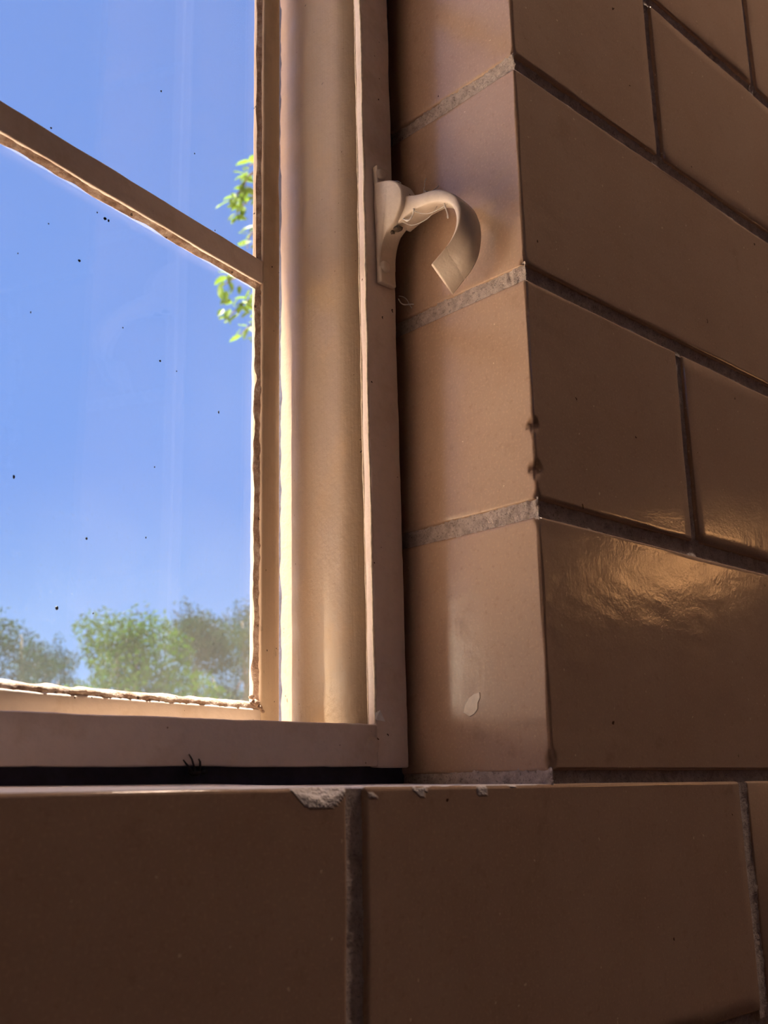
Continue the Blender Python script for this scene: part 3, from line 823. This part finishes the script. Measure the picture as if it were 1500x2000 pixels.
# ------------------------------------------------------------------ lamp on the far right wall (seen as the glow mirrored in the glazed brick)
lamp = empty('wall_lamp', (ROOM[1], -1.115, 0.50)); meta(lamp, 'warm glowing wall lamp mirrored in the glazed brick right of the window', 'lamp')
LL = lamp.location.copy()
part('housing', [rounded_box((ROOM[1] - 0.03, -1.31, 0.42), (ROOM[1] + 0.002, -0.92, 0.61), 0.01, 0.1)], M['lampmetal'], lamp, origin=LL)
lm = bpy.data.materials.new('glowing lamp diffuser'); lm.use_nodes = True
lp = lm.node_tree.nodes['Principled BSDF']; lp.inputs['Emission Color'].default_value = (1.0, 0.46, 0.17, 1); lp.inputs['Emission Strength'].default_value = 7.0
lp.inputs['Base Color'].default_value = (0.8, 0.6, 0.4, 1)
part('diffuser', [rounded_box((ROOM[1] - 0.06, -1.26, 0.46), (ROOM[1] - 0.028, -0.97, 0.57), 0.012, 0.1)], lm, lamp, origin=LL)

# ------------------------------------------------------------------ unseen lamp added above the view to brighten the upper wall
PX, PY, PZ = 0.55, -0.18, 1.28
fill_lamp = empty('added_fill_lamp', (PX, PY, PZ)); meta(fill_lamp, 'unseen hanging lamp added to brighten the brick wall', 'lamp')
PO = fill_lamp.location.copy()
V, F = [], []; prs = [(0.015, 0.001), (0.04, 0.0), (0.05, -0.06), (0.075, -0.11), (0.11, -0.165), (0.107, -0.165), (0.072, -0.112), (0.046, -0.06), (0.036, -0.004), (0.013, -0.004)]
for (r_, z_) in prs:
    for k in range(24): V.append(Vector((PX + r_ * math.cos(k * math.pi / 12), PY + r_ * math.sin(k * math.pi / 12), PZ + z_)))
for i in range(len(prs)):
    i2 = (i + 1) % len(prs)
    for k in range(24): F.append((i * 24 + k, i2 * 24 + k, i2 * 24 + (k + 1) % 24, i * 24 + (k + 1) % 24))
part('shade', [(V, F)], M['lampmetal'], fill_lamp, origin=PO)
part('rod', [tube([(PX, PY, CEIL + 0.001), (PX, PY, PZ)], 0.005, 8)], M['lampmetal'], fill_lamp, origin=PO)
bd = bpy.data.lights.new('fill_bulb', 'POINT'); bd.energy = 23.0; bd.color = (1.0, 0.75, 0.58); bd.shadow_soft_size = 0.03
bl = bpy.data.objects.new('fill_bulb', bd); COL.objects.link(bl); bl.parent = fill_lamp; bl.location = (0, 0, -0.13)

# ------------------------------------------------------------------ trees
def leaf_cloud(blobs, n_per, size, droop, seed):
    r = np.random.default_rng(seed); C_, R_ = [], []
    P = []
    for (c, rad) in blobs:
        k = int(n_per * rad[0] * rad[1] * 1.0)
        d = r.normal(size=(k, 3)); d /= np.linalg.norm(d, axis=1)[:, None]
        rr = 0.55 + 0.5 * r.random(k) ** 0.6
        P.append(np.array(c) + d * np.array(rad) * rr[:, None])
    P = np.concatenate(P); k = len(P)
    ax = r.normal(size=(k, 3)); ax[:, 2] -= droop; ax /= np.linalg.norm(ax, axis=1)[:, None]
    sd = r.normal(size=(k, 3)); sd -= ax * (sd * ax).sum(1)[:, None]; sd /= np.linalg.norm(sd, axis=1)[:, None]
    L = size[0] * (0.6 + 0.8 * r.random(k))[:, None]; W = size[1] * (0.6 + 0.8 * r.random(k))[:, None]
    V = np.stack([P, P + ax * L * 0.45 + sd * W * 0.5, P + ax * L, P + ax * L * 0.45 - sd * W * 0.5], 1).reshape(-1, 3)
    return V, k
def quads(name, V, k, material, parent, origin):
    me = bpy.data.meshes.new(name)
    me.vertices.add(4 * k); me.vertices.foreach_set('co', (V - np.array(origin)).ravel().astype(np.float32))
    me.loops.add(4 * k); me.loops.foreach_set('vertex_index', np.arange(4 * k, dtype=np.int32))
    me.polygons.add(k); me.polygons.foreach_set('loop_start', np.arange(0, 4 * k, 4, dtype=np.int32)); me.polygons.foreach_set('loop_total', np.full(k, 4, np.int32))
    me.update(); me.validate()
    return link(name, me, material, parent, smooth=False)

def far_point(px, py, dist):
    d = ray(px, py); return CAM + d * (dist / math.hypot(d.x, d.y))

def tree(name, px, top, dist, width, material, label, seed, n_per=1900, leafsize=(0.085, 0.022), droop=0.6):
    t = far_point(px, top, dist); base = Vector((t.x, t.y, GROUND))
    h = t.z - GROUND
    root = empty(name, base); meta(root, label, 'tree', 'trees beyond the window')
    r = random.Random(seed); blobs = []
    for i in range(46):
        f = r.random(); z = GROUND + h * (0.22 + 0.70 * f)
        w = width * (1.0 - 0.75 * max(0, f - 0.35) / 0.65)
        a = r.random() * 6.283; q = w * math.sqrt(r.random()) * 0.8
        rad = width * r.uniform(0.20, 0.34)
        blobs.append(((t.x + math.cos(a) * q, t.y + math.sin(a) * q, z), (rad, rad, rad * r.uniform(0.6, 0.9))))
    for i in range(5):
        blobs.append(((t.x + r.uniform(-.15, .15) * width, t.y + r.uniform(-.15, .15) * width, t.z - 0.12 * width * (i + .6)), (0.12 * width * (1 + .3 * i),) * 2 + (0.16 * width,)))
    V, k = leaf_cloud(blobs, n_per, leafsize, droop, seed)
    o = quads('foliage', V, k, material, root, base); o['kind'] = 'stuff'
    ch = []
    top_ = Vector((t.x, t.y, GROUND + h * 0.75))
    part('trunk', [tube([base - Vector((0, 0, 0.05)), base.lerp(top_, 0.3) + Vector((0.1, 0, 0)), base.lerp(top_, 0.7) - Vector((0.05, 0.1, 0)), top_], [0.16, 0.13, 0.09, 0.04], 10)], M['bark'], root, origin=base)
    for i in range(6):
        c = Vector(r.choice(blobs)[0]); s = base.lerp(top_, r.uniform(0.3, 0.7))
        ch.append(tube([s, s.lerp(c, 0.5) + Vector((0, 0, 0.1)), c], [0.06, 0.04, 0.015], 6))
    part('branches', ch, M['bark'], root, origin=base)
    return root
M['leaf_dark'] = leaf_material('dark green foliage', (0.009, 0.019, 0.010), (0.020, 0.038, 0.014))
M['leaf_mid'] = leaf_material('yellow green foliage', (0.020, 0.044, 0.006), (0.050, 0.086, 0.010))
M['leaf_grey'] = leaf_material('grey green foliage', (0.017, 0.028, 0.017), (0.034, 0.050, 0.026))
tree('tree', -25, 1195, 14.5, 1.3, M['leaf_dark'], 'dark green tree at the left edge of the window pane', 1)
tree('tree', 62, 1232, 19.0, 1.05, M['leaf_dark'], 'low dark tree second from the left behind the glass', 2)
tree('tree', 118, 1243, 23.5, 1.15, M['leaf_dark'], 'small dark pointed tree in the dip of the treeline', 6)
tree('tree', 255, 1188, 12.5, 1.4, M['leaf_mid'], 'bright yellow green bushy tree in the middle of the treeline', 3, 2200)
tree('tree', 385, 1178, 17.5, 1.6, M['leaf_grey'], 'grey green tree to the right of the bright bushy tree', 4, 2600)
tree('tree', 490, 1172, 23.0, 2.0, M['leaf_grey'], 'grey tree at the right end of the treeline beside the sash', 5, 1500)

# near tree whose leafy twigs show behind the sash stile
tb = far_point(760, 500, 5.0); nb = Vector((tb.x, tb.y, GROUND))
near = empty('leafy_tree', nb); meta(near, 'lime green leafy twigs hanging behind the sash beside the glazing bar', 'tree')
part('trunk', [tube([nb - Vector((0, 0, .05)), nb + Vector((0.05, 0, 1.6)), nb + Vector((0, 0, 3.2)), nb + Vector((0.1, 0, 4.2))], [0.14, 0.11, 0.08, 0.04], 10)], M['bark'], near, origin=nb)
lv = [(0, 0, 0), (0.35, 0.2, 0.06), (0.7, 0.16, 0.05), (1.0, 0, -0.05), (0.7, -0.16, 0.05), (0.35, -0.2, 0.06), (0.5, 0, 0.0)]
lf = [(0, 6, 1), (1, 6, 2), (2, 6, 3), (3, 6, 4), (4, 6, 5), (5, 6, 0)]
leaf_me = mesh('leaf', [Vector(v) for v in lv], lf); leaf_me.materials.append(M['leaf_lime'])
rl = random.Random(5)
twigs = [((600, 330), (500, 335), (470, 372), (452, 388), 17), ((610, 380), (520, 375), (480, 395), (462, 418), 13), ((620, 430), (530, 440), (492, 455), (482, 486), 8),
         ((620, 520), (520, 530), (465, 540), (432, 560), 14), ((620, 560), (530, 565), (480, 590), (440, 625), 15), ((630, 600), (540, 610), (495, 632), (468, 655), 9), ((640, 300), (540, 310), (497, 318), (482, 330), 5)]
twch = []
for ti, (a, b, c, d, nl) in enumerate(twigs):
    dist = 4.6 + 0.12 * ti
    pts = [far_point(*q, dist) for q in (a, b, c, d)]
    src = nb + Vector((0, 0, pts[0].z - GROUND + 0.1))
    nl = int(nl * 1.8)
    cp = [Vector(p) for p in catmull([tuple(src), *[tuple(p) for p in pts]], 5)]
    twch.append(tube(cp, [0.012 * (1 - 0.95 * i / len(cp)) + 0.0012 for i in range(len(cp))], 5))
    for i in range(nl):
        f = 0.55 + 0.45 * (i + rl.random()) / nl
        p = cp[min(len(cp) - 1, int(f * (len(cp) - 1)))]
        o = bpy.data.objects.new('leaf', leaf_me); COL.objects.link(o); o.parent = near
        o.location = p - nb + Vector((rl.gauss(0, .025), rl.gauss(0, .03), rl.gauss(0, .025)))
        o.rotation_euler = (rl.uniform(-0.8, 0.8), rl.uniform(0.2, 1.3), rl.uniform(2.4, 5.2))
        s = rl.uniform(0.06, 0.105); o.scale = (s, s, s)
part('twigs', twch, M['bark'], near, origin=nb)
